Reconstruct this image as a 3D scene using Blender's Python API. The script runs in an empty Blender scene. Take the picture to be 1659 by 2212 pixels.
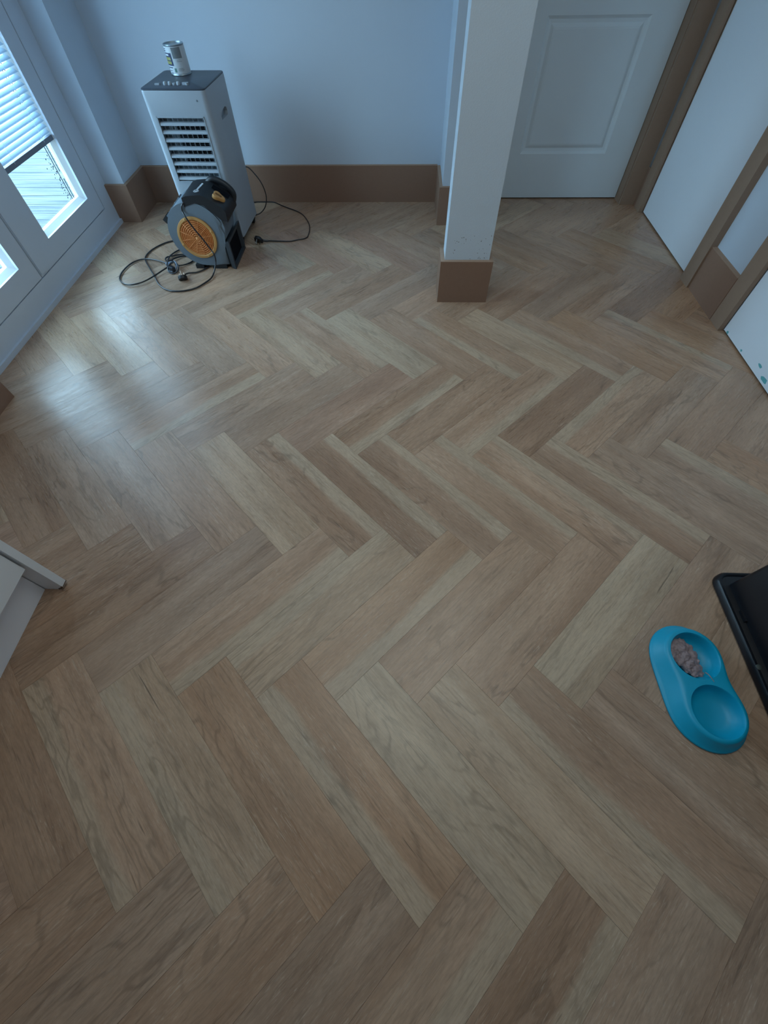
import bpy, bmesh, math, random
from mathutils import Vector, Matrix
random.seed(7)
C = bpy.context.scene.collection
SC = bpy.context.scene
R = math.radians

# ---------------------------------------------------------------- camera
FPX, PITCH, ROLL, YAW, CAMZ = 898.175, 57.1133, -1.40696, 3.03196, 1.205
def cam_axes():
    p, r = R(PITCH), R(ROLL)
    f = Vector((0, math.cos(p), -math.sin(p))); rt = Vector((1, 0, 0)); up = rt.cross(f)
    rt2 = math.cos(r)*rt + math.sin(r)*up; up2 = -math.sin(r)*rt + math.cos(r)*up
    Z = Matrix.Rotation(R(YAW), 3, 'Z')
    return Z@rt2, Z@up2, Z@f
RT, UP, FW = cam_axes()
cd = bpy.data.cameras.new('camera'); cam = bpy.data.objects.new('camera', cd); C.objects.link(cam)
cd.sensor_fit = 'HORIZONTAL'; cd.sensor_width = 36; cd.lens = FPX/1659*36; cd.clip_start = .02; cd.clip_end = 200
M3 = Matrix((RT, UP, -FW)).transposed()
cam.matrix_world = Matrix.Translation((0, 0, CAMZ)) @ M3.to_4x4()
SC.camera = cam

# ---------------------------------------------------------------- light
SKY = (.53, .80, 1.04); SKY_STRENGTH = 13.6
w = bpy.data.worlds.new('sky'); SC.world = w; w.use_nodes = True
bg = w.node_tree.nodes['Background']; bg.inputs[0].default_value = (*SKY, 1); bg.inputs[1].default_value = SKY_STRENGTH
def area(name, loc, direction, sx, sy, power, col, portal=False):
    l = bpy.data.lights.new(name, 'AREA'); l.shape = 'RECTANGLE'; l.size = sx; l.size_y = sy
    l.energy = power; l.color = col
    o = bpy.data.objects.new(name, l); C.objects.link(o); o.location = loc
    o.rotation_euler = Vector(direction).to_track_quat('-Z', 'Y').to_euler()
    if portal: l.cycles.is_portal = True
    return o
area('patio_portal', (-2.0, 2.147, 1.05), (1, 0, 0), 2.1, 1.7, 1, (1, 1, 1), True)
area('ceiling_fill', (.08, .85, 2.34), (0, 0, -1), 1.6, 1.5, 15.4, (.90, 1, .97))  # added soft fill from overhead; no actual lamp is known there
SC.view_settings.view_transform = 'Standard'; SC.view_settings.look = 'None'
SC.view_settings.gamma = 1; SC.view_settings.use_curve_mapping = False
SC.view_settings.exposure = 0.0
SC.cycles.max_bounces = 10; SC.cycles.diffuse_bounces = 6; SC.cycles.transparent_max_bounces = 16
SC.cycles.sample_clamp_indirect = 6; SC.cycles.caustics_reflective = False; SC.cycles.caustics_refractive = False

# ---------------------------------------------------------------- helpers
def fl(px, py, z=0.0):
    d = RT*(px-829.5)/FPX - UP*(py-1106)/FPX + FW
    return Vector((0, 0, CAMZ)) + d*((z-CAMZ)/d.z)
def link(o, parent=None):
    C.objects.link(o)
    if parent is not None: o.parent = parent
    return o
def tag(o, label=None, cat=None, group=None, kind=None):
    if label: o['label'] = label
    if cat: o['category'] = cat
    if group: o['group'] = group
    if kind: o['kind'] = kind
    return o
def empty(name, loc, rz=0):
    o = bpy.data.objects.new(name, None); o.empty_display_size = .05
    o.location = loc; o.rotation_euler = (0, 0, rz); return link(o)
def fin(name, bm, mat, parent=None, smooth=False, bevel=0, seg=2, loc=None, rot=None, angle=35):
    if bevel:
        es = [e for e in bm.edges if len(e.link_faces) == 2 and e.calc_face_angle(0) > R(angle)]
        bmesh.ops.bevel(bm, geom=es, offset=bevel, segments=seg, profile=.5, affect='EDGES', clamp_overlap=True)
    bmesh.ops.recalc_face_normals(bm, faces=bm.faces[:])
    me = bpy.data.meshes.new(name); bm.to_mesh(me); bm.free()
    mats = mat if isinstance(mat, (list, tuple)) else [mat]
    for m in mats: me.materials.append(m)
    if smooth:
        for p in me.polygons: p.use_smooth = True
        if smooth != 'all':
            try: me.set_sharp_from_angle(angle=R(40))
            except Exception: pass
    o = bpy.data.objects.new(name, me); link(o, parent)
    if loc is not None: o.location = loc
    if rot is not None: o.rotation_euler = rot
    return o
def abox(bm, x0, x1, y0, y1, z0, z1, mi=0):
    v = [bm.verts.new(c) for c in ((x0,y0,z0),(x1,y0,z0),(x1,y1,z0),(x0,y1,z0),(x0,y0,z1),(x1,y0,z1),(x1,y1,z1),(x0,y1,z1))]
    for f in ((0,3,2,1),(4,5,6,7),(0,1,5,4),(1,2,6,5),(2,3,7,6),(3,0,4,7)):
        bm.faces.new([v[i] for i in f]).material_index = mi
def box(name, b, mat, parent=None, bevel=0, seg=2, smooth=False):
    bm = bmesh.new(); abox(bm, *b); return fin(name, bm, mat, parent, bevel=bevel, seg=seg, smooth=smooth)
def boxes(name, bs, mat, parent=None, bevel=0):
    bm = bmesh.new()
    for b in bs: abox(bm, *b)
    return fin(name, bm, mat, parent, bevel=bevel)
def prism(bm, pts, lo, hi, axis='Z'):
    def P(p, h):
        return {'Z': (p[0], p[1], h), 'Y': (p[0], h, p[1]), 'X': (h, p[0], p[1])}[axis]
    a = [bm.verts.new(P(p, lo)) for p in pts]; b = [bm.verts.new(P(p, hi)) for p in pts]
    n = len(pts); bm.faces.new(a); bm.faces.new(b[::-1])
    for i in range(n): bm.faces.new((a[i], b[i], b[(i+1) % n], a[(i+1) % n]))
def loft(bm, rings, cap0=True, cap1=True, closed=True):
    vs = [[bm.verts.new(p) for p in r] for r in rings]
    n = len(rings[0])
    for i in range(len(vs)-1):
        for j in range(n if closed else n-1):
            bm.faces.new((vs[i][j], vs[i][(j+1) % n], vs[i+1][(j+1) % n], vs[i+1][j]))
    if cap0: bm.faces.new(vs[0][::-1])
    if cap1: bm.faces.new(vs[-1])
    return vs
def lathe(bm, prof, n=32, mat=None):
    """profile of (r, z); r=0 at an end closes it"""
    rings = []
    for r, z in prof:
        rings.append([Vector((r*math.cos(2*math.pi*k/n), r*math.sin(2*math.pi*k/n), z)) for k in range(n)])
    if mat is not None: rings = [[mat @ p for p in r] for r in rings]
    loft(bm, rings)
def catmull(pts, sub=8):
    P = [Vector(p) for p in pts]; out = []
    for i in range(len(P)-1):
        p0, p1, p2, p3 = P[max(i-1, 0)], P[i], P[i+1], P[min(i+2, len(P)-1)]
        for k in range(sub):
            t = k/sub
            out.append(.5*((2*p1)+(-p0+p2)*t+(2*p0-5*p1+4*p2-p3)*t*t+(-p0+3*p1-3*p2+p3)*t**3))
    out.append(P[-1]); return out
def tube(bm, path, rad, n=8):
    prev = None; rings = []; N = len(path)
    nrm = None
    for i, p in enumerate(path):
        t = (path[min(i+1, N-1)]-path[max(i-1, 0)]).normalized()
        if nrm is None:
            nrm = t.orthogonal().normalized()
        else:
            nrm = (nrm - t*nrm.dot(t)).normalized()
        b = t.cross(nrm)
        r = rad(i/(N-1)) if callable(rad) else rad
        rings.append([p + (nrm*math.cos(2*math.pi*k/n)+b*math.sin(2*math.pi*k/n))*r for k in range(n)])
    loft(bm, rings)
def S(o, **k): return tag(o, kind='structure', **k)

# ---------------------------------------------------------------- materials
def nodes(name):
    m = bpy.data.materials.new(name); m.use_nodes = True
    nt = m.node_tree; return m, nt, nt.nodes['Principled BSDF']
def N(nt, t, **k):
    n = nt.nodes.new(t)
    for a, b in k.items():
        if a == 'ins':
            for i, v in b.items(): n.inputs[i].default_value = v
        else: setattr(n, a, b)
    return n
def pmat(name, col, rough=.5, metal=0, noise=0.0, nscale=20, bump=0.0, bscale=200, spec=.5, coat=0, trans=0):
    m, nt, b = nodes(name)
    b.inputs['Roughness'].default_value = rough; b.inputs['Metallic'].default_value = metal
    b.inputs['Specular IOR Level'].default_value = spec
    b.inputs['Coat Weight'].default_value = coat
    tc = N(nt, 'ShaderNodeTexCoord')
    no = N(nt, 'ShaderNodeTexNoise', ins={'Scale': nscale, 'Detail': 5})
    nt.links.new(tc.outputs['Object'], no.inputs['Vector'])
    mx = N(nt, 'ShaderNodeMix', data_type='RGBA', blend_type='MIX')
    a = max(noise, .01)
    mx.inputs['A'].default_value = (*[c*(1-a) for c in col], 1); mx.inputs['B'].default_value = (*[min(1, c*(1+a)) for c in col], 1)
    nt.links.new(no.outputs['Fac'], mx.inputs['Factor']); nt.links.new(mx.outputs['Result'], b.inputs['Base Color'])
    if bump:
        n2 = N(nt, 'ShaderNodeTexNoise', ins={'Scale': bscale, 'Detail': 3})
        nt.links.new(tc.outputs['Object'], n2.inputs['Vector'])
        bp = N(nt, 'ShaderNodeBump', ins={'Strength': bump, 'Distance': .002})
        nt.links.new(n2.outputs['Fac'], bp.inputs['Height']); nt.links.new(bp.outputs['Normal'], b.inputs['Normal'])
    return m
WALL = pmat('wall_paint', (.545, .63, .725), .7, noise=.02, nscale=3, bump=.15, bscale=350, spec=.3)
CEIL = pmat('ceiling_paint', (.74, .76, .78), .8)
POST = pmat('post_paint', (.60, .68, .76), .6, noise=.03, nscale=6, bump=.25, bscale=260, spec=.35)
DOORP = pmat('door_primer', (.70, .80, .86), .55, noise=.03, nscale=5, bump=.1, bscale=300)
DOORW = pmat('flush_door_white', (.76, .84, .92), .5, noise=.02, nscale=4)
MDF = pmat('raw_mdf', (.27, .165, .115), .75, noise=.06, nscale=60, bump=.1, bscale=500, spec=.25)
MDFE = pmat('raw_mdf_edge', (.38, .26, .19), .8, noise=.10, nscale=90, spec=.2)
UPVC = pmat('grey_white_upvc', (.58, .66, .76), .35, noise=.04, nscale=8)
BEAD = pmat('white_bead', (.80, .86, .88), .35)
GASK = pmat('black_gasket', (.012, .016, .03), .6)
CABW = pmat('cabinet_white', (.78, .80, .82), .35, noise=.02, nscale=5)
CABP = pmat('plinth_white', (.88, .88, .90), .45, noise=.03, nscale=7)
CHIP = pmat('bare_chipboard', (.14, .075, .04), .9, noise=.4, nscale=200)
COOLW = pmat('cooler_white', (.34, .39, .44), .4, noise=.015, nscale=6)
COOLT = pmat('cooler_top', (.045, .055, .075), .42, noise=.1, nscale=40)
COOLG = pmat('cooler_grille_grey', (.16, .20, .23), .5)
DARK = pmat('void_shade', (.004, .005, .009), .8, spec=.1)  # near-black for sheets that imitate the shade inside openings
BLKP = pmat('black_plastic', (.010, .012, .016), .45, bump=.1, bscale=600)
BLKB = pmat('black_box_plastic', (.004, .005, .009), .38, bump=.05, bscale=300)
GREYP = pmat('grey_moulded_plastic', (.145, .185, .225), .55, noise=.05, nscale=30, bump=.25, bscale=500)
ORNG = pmat('orange_plastic', (.80, .35, .12), .5, noise=.04)
YELO = pmat('amber_plastic', (.52, .27, .085), .5)
CABLE = pmat('black_cable', (.012, .014, .020), .28, spec=.7)
CHROME = pmat('pin_metal', (.75, .74, .70), .25, metal=1)
TIE = pmat('cable_tie_grey', (.22, .27, .36), .4)
BLUE = pmat('turquoise_plastic', (.0, .33, .53), .45, noise=.03, nscale=30)
FOODM = pmat('wet_food', (.29, .22, .23), .5, noise=.45, nscale=70, bump=.7, bscale=160)
TINM = pmat('tin_metal', (.35, .42, .47), .35, metal=.8)
PAPER = pmat('can_paper', (.60, .66, .70), .5, noise=.03)
PAPG = pmat('can_paper_grey', (.20, .23, .25), .5, noise=.15, nscale=60)
NAVY = pmat('can_navy', (.012, .025, .09), .5)
YEL2 = pmat('can_yellow', (.42, .42, .12), .5)
LOGO = pmat('logo_white', (.62, .68, .74), .5)
TEAL = pmat('teal_paint_smear', (.12, .42, .46), .6)
RUBB = pmat('rubber', (.010, .011, .013), .7)
SPECK = pmat('dirt_speck', (.02, .05, .06), .8)
SUB = pmat('subfloor', (.30, .20, .14), .8)

def glass_mat():
    m = bpy.data.materials.new('window_glass'); m.use_nodes = True; nt = m.node_tree; nt.nodes.clear()
    o = N(nt, 'ShaderNodeOutputMaterial'); g = N(nt, 'ShaderNodeBsdfGlossy', ins={'Roughness': .02}); t = N(nt, 'ShaderNodeBsdfTransparent', ins={'Color': (.93, .97, .97, 1)})
    f = N(nt, 'ShaderNodeFresnel', ins={'IOR': 1.45}); x = N(nt, 'ShaderNodeMixShader')
    ge = N(nt, 'ShaderNodeNewGeometry'); mr = N(nt, 'ShaderNodeMapRange', ins={'To Min': 1.45, 'To Max': 1/1.45})
    nt.links.new(ge.outputs['Backfacing'], mr.inputs['Value']); nt.links.new(mr.outputs[0], f.inputs['IOR'])   # thin pane: no total internal reflection on the exit face
    nt.links.new(f.outputs[0], x.inputs[0]); nt.links.new(t.outputs[0], x.inputs[1]); nt.links.new(g.outputs[0], x.inputs[2]); nt.links.new(x.outputs[0], o.inputs[0])
    return m
GLASS = glass_mat()
def slat_mat():
    m = bpy.data.materials.new('blind_slat'); m.use_nodes = True; nt = m.node_tree; b = nt.nodes['Principled BSDF']
    b.inputs['Base Color'].default_value = (.62, .76, .86, 1); b.inputs['Roughness'].default_value = .35
    t = N(nt, 'ShaderNodeBsdfTranslucent', ins={'Color': (.55, .74, .88, 1)}); x = N(nt, 'ShaderNodeMixShader', ins={0: .25})
    nt.links.new(b.outputs[0], x.inputs[1]); nt.links.new(t.outputs[0], x.inputs[2]); nt.links.new(x.outputs[0], nt.nodes['Material Output'].inputs[0])
    return m
SLAT = slat_mat()

def oak_mat():
    m, nt, b = nodes('oak_plank'); L = nt.links.new
    tc = N(nt, 'ShaderNodeTexCoord'); oi = N(nt, 'ShaderNodeObjectInfo')
    off = N(nt, 'ShaderNodeVectorMath', operation='SCALE', ins={0: (37., 53., 11.)}); L(oi.outputs['Random'], off.inputs['Scale'])
    co = N(nt, 'ShaderNodeVectorMath', operation='ADD'); L(tc.outputs['Object'], co.inputs[0]); L(off.outputs[0], co.inputs[1])
    def mapped(sx, sy):
        v = N(nt, 'ShaderNodeVectorMath', operation='MULTIPLY', ins={1: (sx, sy, 1)}); L(co.outputs[0], v.inputs[0]); return v.outputs[0]
    def noise(sx, sy, detail=3, rough=.5, dist=0):
        n = N(nt, 'ShaderNodeTexNoise', ins={'Scale': 1, 'Detail': detail, 'Roughness': rough, 'Distortion': dist}); L(mapped(sx, sy), n.inputs['Vector']); return n.outputs['Fac']
    def ramp(fac, *stops):
        r = N(nt, 'ShaderNodeValToRGB'); L(fac, r.inputs[0]); e = r.color_ramp.elements
        while len(e) < len(stops): e.new(.5)
        for el, (p, c) in zip(e, stops):
            el.position = p; el.color = (*(c if isinstance(c, tuple) else (c, c, c)), 1)
        return r.outputs[0]
    def mix(fac, a, bb, typ='MIX'):
        x = N(nt, 'ShaderNodeMix', data_type='RGBA', blend_type=typ)
        if isinstance(fac, float): x.inputs['Factor'].default_value = fac
        else: L(fac, x.inputs['Factor'])
        for s, v in (('A', a), ('B', bb)):
            if isinstance(v, tuple): x.inputs[s].default_value = (*v, 1)
            else: L(v, x.inputs[s])
        return x.outputs['Result']
    def mul(a, f):
        x = N(nt, 'ShaderNodeMath', operation='MULTIPLY')
        L(a, x.inputs[0])
        if isinstance(f, float): x.inputs[1].default_value = f
        else: L(f, x.inputs[1])
        return x.outputs[0]
    # print bands running with the plank: pale sapwood / brown heartwood
    bands = ramp(noise(1.3, 15, 2, .45, .3), (.36, 0.), (.62, 1.))
    col = mix(bands, (.90, .87, .84), (1.09, 1.12, 1.13))
    tone = mix(1.0, oi.outputs['Color'], col, 'MULTIPLY')
    # a pale sapwood streak along one long side (side chosen by the object's alpha)
    sy_ = N(nt, 'ShaderNodeSeparateXYZ'); L(tc.outputs['Object'], sy_.inputs[0])
    sd = N(nt, 'ShaderNodeMath', operation='MULTIPLY_ADD', ins={1: 2.0, 2: -1.0}); L(oi.outputs['Alpha'], sd.inputs[0])
    ys = mul(sy_.outputs['Y'], sd.outputs[0]); wv = N(nt, 'ShaderNodeMath', operation='MULTIPLY_ADD', ins={1: .06, 2: -.03}); L(noise(2.5, 7, 2), wv.inputs[0])
    sm_ = N(nt, 'ShaderNodeMath', operation='ADD'); L(ys, sm_.inputs[0]); L(wv.outputs[0], sm_.inputs[1])
    st = ramp(sm_.outputs[0], (.022, 0.), (.036, 1.)); tone = mix(mul(st, .85), tone, (.475, .350, .245))
    # slow blotches
    bl = ramp(noise(4, 9, 3, .6), (.3, .90), (.7, 1.10)); tone = mix(1.0, tone, bl, 'MULTIPLY')
    # cathedral figure: warped rings
    warp = noise(2.2, 9, 3, .5, .6)
    sep = N(nt, 'ShaderNodeSeparateXYZ'); L(mapped(1, 1), sep.inputs[0])
    ay = mul(sep.outputs['Y'], 26.0)
    ad = N(nt, 'ShaderNodeMath', operation='ADD'); L(mul(warp, 24.0), ad.inputs[0]); L(ay, ad.inputs[1])
    si = N(nt, 'ShaderNodeMath', operation='SINE'); L(mul(ad.outputs[0], 2.2), si.inputs[0])
    mask = ramp(noise(2.2, 8, 2, .5), (.47, 0.), (.61, 1.))
    rings = ramp(si.outputs[0], (.0, 1.0), (.65, .97), (1., .71))
    tone = mix(mul(mask, .85), tone, mix(1.0, tone, rings, 'MULTIPLY'))
    # long dark grain and pale pores
    g1 = ramp(noise(7, 150, 4, .65, .9), (.32, .74), (.46, 1.0), (.60, 1.0), (.72, 1.10)); tone = mix(1.0, tone, g1, 'MULTIPLY')
    por = ramp(noise(24, 300, 3, .6, 1.4), (.56, 0.), (.68, 1.)); pm = ramp(noise(3, 12, 2), (.40, .1), (.62, 1.))
    tone = mix(mul(mul(por, pm), .42), tone, (.66, .54, .42))
    fk = ramp(noise(45, 190, 3, .6), (.34, .90), (.5, 1.0), (.66, 1.08)); tone = mix(1.0, tone, fk, 'MULTIPLY')
    # short cracks and knots
    cr = ramp(noise(5, 60, 2, .5, .8), (.22, 1.), (.27, 0.)); tone = mix(mul(cr, .6), tone, (.05, .035, .025))
    L(tone, b.inputs['Base Color'])
    rr = ramp(noise(12, 200, 3), (.3, .25), (.7, .38)); L(rr, b.inputs['Roughness'])
    b.inputs['Specular IOR Level'].default_value = .42
    bh = N(nt, 'ShaderNodeMath', operation='ADD'); L(noise(14, 380, 3, .6, .5), bh.inputs[0]); L(mul(noise(5, 60, 2), .6), bh.inputs[1])
    bp = N(nt, 'ShaderNodeBump', ins={'Strength': .30, 'Distance': .0010}); L(bh.outputs[0], bp.inputs['Height']); L(bp.outputs[0], b.inputs['Normal'])
    return m
OAK = oak_mat()
def deck_mat():
    m, nt, b = nodes('weathered_decking'); L = nt.links.new
    tc = N(nt, 'ShaderNodeTexCoord'); v = N(nt, 'ShaderNodeVectorMath', operation='MULTIPLY', ins={1: (1.2, 60, 1)}); L(tc.outputs['Object'], v.inputs[0])
    oi = N(nt, 'ShaderNodeObjectInfo'); v2 = N(nt, 'ShaderNodeVectorMath', operation='ADD'); L(v.outputs[0], v2.inputs[0]); L(oi.outputs['Random'], v2.inputs[1])
    n = N(nt, 'ShaderNodeTexNoise', ins={'Scale': 1.5, 'Detail': 6, 'Roughness': .65}); L(v2.outputs[0], n.inputs['Vector'])
    r = N(nt, 'ShaderNodeValToRGB'); L(n.outputs['Fac'], r.inputs[0])
    r.color_ramp.elements[0].position = .36; r.color_ramp.elements[0].color = (.030, .041, .050, 1)
    r.color_ramp.elements[1].position = .56; r.color_ramp.elements[1].color = (.115, .128, .132, 1)
    L(r.outputs[0], b.inputs['Base Color']); b.inputs['Roughness'].default_value = .8; b.inputs['Specular IOR Level'].default_value = .08
    return m
DECK = deck_mat()

# ---------------------------------------------------------------- floor
X0, X1, Y0, Y1 = -1.795, 1.535, -2.2, 3.295
PW = .1524; PL = 4*PW; A0, B0 = .01652, .07569; S2 = 2**.5
floor = S(boxes('floor', [(-1.795, 1.66, -2.3, 3.36, -.12, -.0045)], SUB))
def plank_mesh(poly, name='plank'):
    bm = bmesh.new(); g = .00006; ch = .00025
    cx = sum(p[0] for p in poly)/len(poly); cy = sum(p[1] for p in poly)/len(poly)
    n = len(poly)
    def inset(d):
        out = []
        for i in range(n):
            p0, p1, p2 = Vector(poly[i-1]), Vector(poly[i]), Vector(poly[(i+1) % n])
            e1 = (p1-p0).normalized(); e2 = (p2-p1).normalized()
            n1 = Vector((-e1.y, e1.x)); n2 = Vector((-e2.y, e2.x))
            k = 1+n1.dot(n2); out.append(p1+(n1+n2)*(d/max(k, .3)))
        return out
    r0 = [(p.x, p.y, -.004) for p in inset(g)]; r1 = [(p.x, p.y, -.0009) for p in inset(g)]; r2 = [(p.x, p.y, 0) for p in inset(g+ch)]
    loft(bm, [r0, r1, r2])
    bmesh.ops.recalc_face_normals(bm, faces=bm.faces[:])
    me = bpy.data.meshes.new(name); bm.to_mesh(me); bm.free(); me.materials.append(OAK); return me
FULL = plank_mesh([(-PL/2, -PW/2), (PL/2, -PW/2), (PL/2, PW/2), (-PL/2, PW/2)])
def clip(poly):
    for ax, val, sgn in ((0, X0, 1), (0, X1, -1), (1, Y0, 1), (1, Y1, -1)):
        out = []
        for i in range(len(poly)):
            a, b = poly[i-1], poly[i]; da = (a[ax]-val)*sgn; db = (b[ax]-val)*sgn
            if da*db < 0:
                t = da/(da-db); out.append((a[0]+(b[0]-a[0])*t, a[1]+(b[1]-a[1])*t))
            if db >= 0: out.append(b)
        poly = out
        if not poly: return []
    res = []
    for p in poly:
        if not res or math.dist(p, res[-1]) > .003: res.append(p)
    if len(res) > 2 and math.dist(res[0], res[-1]) < .003: res.pop()
    return res if len(res) > 2 else []
TONES = {'d': (.375, .232, .152), 'D': (.360, .225, .150), 'm': (.440, .282, .190), 'o': (.430, .262, .165), 'l': (.470, .325, .222), 'g': (.465, .340, .238), 'r': (.410, .255, .175), 'x': (.410, .272, .190)}
OVR = {}  # tones beside the cabinet and black box include the shade lying there
# tone of the planks one can tell apart in the photograph: row (n+m), first n, codes; + / - = pale streak on the upper / lower long side
for kind_, sm, n0, codes in (('/', 22, 4, 'l x x m x d- x d x m x d x m d o'), ('\\', 18, 1, 'l l m x m l m+ g m d- l m- o m+ o m'), ('/', 14, 0, 'x x x x m- x x r d- d m- D m+ x m m'),
                             ('\\', 10, -2, 'd x x m l d+ D+ D+ m+ m+ D+ x x+'), ('/', 6, -2, 'd d d x m- l+ o- m m g x x'), ('\\', 2, -4, 'd m- l- o o- g- l m- x x'), ('/', -2, -4, 'd x d x m- d- x x')):
    for k_, c_ in enumerate(codes.split()): OVR[(kind_, n0+k_, sm-n0-k_)] = c_
prng = random.Random(11)
for s in range(-60, 60):
    for kind in ('/', '\\'):
        for n in range(-40, 40):
            m = (14+8*s if kind == '/' else 18+8*s)-n
            ca, cb = (n-2, m-.5) if kind == '/' else (n-.5, m-2)
            a, b = A0+ca*PW, B0+cb*PW; x, y = (a-b)/S2, (a+b)/S2
            if not (X0-.3 < x < X1+.3 and Y0-.3 < y < Y1+.3): continue
            rot = R(45) if kind == '/' else R(-45); c, sn = math.cos(rot), math.sin(rot)
            W = [(x+c*u-sn*v, y+sn*u+c*v) for u, v in ((-PL/2, -PW/2), (PL/2, -PW/2), (PL/2, PW/2), (-PL/2, PW/2))]
            cl = clip(W)
            if not cl: continue
            ar = abs(sum(cl[i-1][0]*cl[i][1]-cl[i][0]*cl[i-1][1] for i in range(len(cl))))/2
            if ar < .0004: continue
            if ar > PL*PW*.999: me = FULL
            else: me = plank_mesh([(c*(p[0]-x)+sn*(p[1]-y), -sn*(p[0]-x)+c*(p[1]-y)) for p in cl])
            o = bpy.data.objects.new('plank', me); link(o, floor); o.location = (x, y, 0); o.rotation_euler = (0, 0, rot)
            t = prng.choice('dmmmolgrxx'); t = OVR.get((kind, n, m), t); al = {'+': 1., '-': 0.}.get(t[-1], .5); t = t[0]
            j = 1+prng.uniform(-.05, .05); o.color = (*[q*j for q in TONES[t]], al)

# ---------------------------------------------------------------- walls
H = 2.4
S(box('wall_far', (-1.78, .234, 3.252, 3.36, 0, H), WALL))
S(boxes('wall_hall', [(.234, .52, 3.21, 3.36, 0, H), (1.45, 1.62, 3.21, 3.36, 0, H), (.52, 1.45, 3.21, 3.36, 2.04, H)], WALL))
S(box('wall_nib', (.234, .36, 2.920, 3.21, 0, H), WALL, bevel=.002))
# left wall with the patio opening (y 1.33 .. 2.963)
S(boxes('wall_left', [(-1.90, -1.675, 2.963, 3.252, 0, H), (-1.90, -1.660, -2.3, 1.33, 0, H), (-1.90, -1.675, 1.33, 2.963, 2.12, H)], WALL, bevel=.003))
S(box('wall_pillar', (.207, .416, 2.078, 2.185, .0, H), POST, bevel=.003, smooth=True))
# right wall with two door openings
S(boxes('wall_right', [(1.52, 1.62, 3.07, 3.21, 0, H), (1.52, 1.62, 1.845, 2.295, 0, H), (1.52, 1.62, -2.3, 1.05, 0, H), (1.52, 1.62, 1.05, 1.845, 2.04, H), (1.52, 1.62, 2.295, 3.07, 2.04, H)], WALL))
S(boxes('wall_back', [(-1.9, -.75, -2.3, -2.2, 0, H), (-.75, 1.62, -2.3, -2.2, 0, H)], WALL))
S(box('ceiling', (-1.9, 1.62, -2.3, 3.36, H, H+.1), CEIL))

# baseboards: raw MDF, 197 mm tall
SK = .197
def skirt(name, runs):
    """runs: (x0,x1,y0,y1) footprints; body with a paler machined top arris"""
    bm = bmesh.new()
    for r in runs:
        abox(bm, *r, 0, SK-.002, 0)
    o = fin(name, bm, MDF); S(o)
    bm = bmesh.new()
    for x0, x1, y0, y1 in runs: abox(bm, x0, x1, y0, y1, SK-.002, SK)
    fin('top_edge', bm, MDFE, o)
    return o
skirt('baseboard_far', [(-1.675, .216, 3.234, 3.252)])
skirt('baseboard_left', [(-1.675, -1.657, 2.963, 3.234), (-1.660, -1.642, .50, 1.33)])
skirt('baseboard_reveal', [(-1.795, -1.657, 2.945, 2.963)])
skirt('baseboard_nib', [(.216, .234, 2.902, 3.234), (.234, .378, 2.902, 2.920)])
skirt('baseboard_pillar', [(.188, .207, 2.060, 2.205), (.207, .434, 2.060, 2.078), (.416, .434, 2.078, 2.205)])
skirt('baseboard_right', [(1.497, 1.52, 1.925, 2.205)])
skirt('baseboard_hall', [(1.498, 1.52, 3.157, 3.19)])
# architraves
MDFA = pmat('architrave_mdf', (.32, .225, .165), .75, noise=.06, nscale=60, bump=.1, bscale=500, spec=.25)
def arch(name, bs): return S(boxes(name, bs, MDFA, bevel=.0015))
arch('trim_1', [(1.41, 1.50, 3.19, 3.21, 0, 2.1), (1.406, 1.43, 3.21, 3.30, 0, 2.04), (.474, .564, 3.19, 3.21, 0, 2.1), (.54, .566, 3.21, 3.30, 0, 2.04), (.564, 1.41, 3.19, 3.21, 2.02, 2.1)])
arch('trim_2', [(1.496, 1.52, 3.075, 3.157, 0, 2.1), (1.52, 1.56, 3.068, 3.090, 0, 2.04)])
arch('trim_3', [(1.487, 1.52, 2.205, 2.298, 0, 2.1)])
arch('trim_4', [(1.500, 1.522, 1.835, 1.925, 0, 2.1)])
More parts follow.
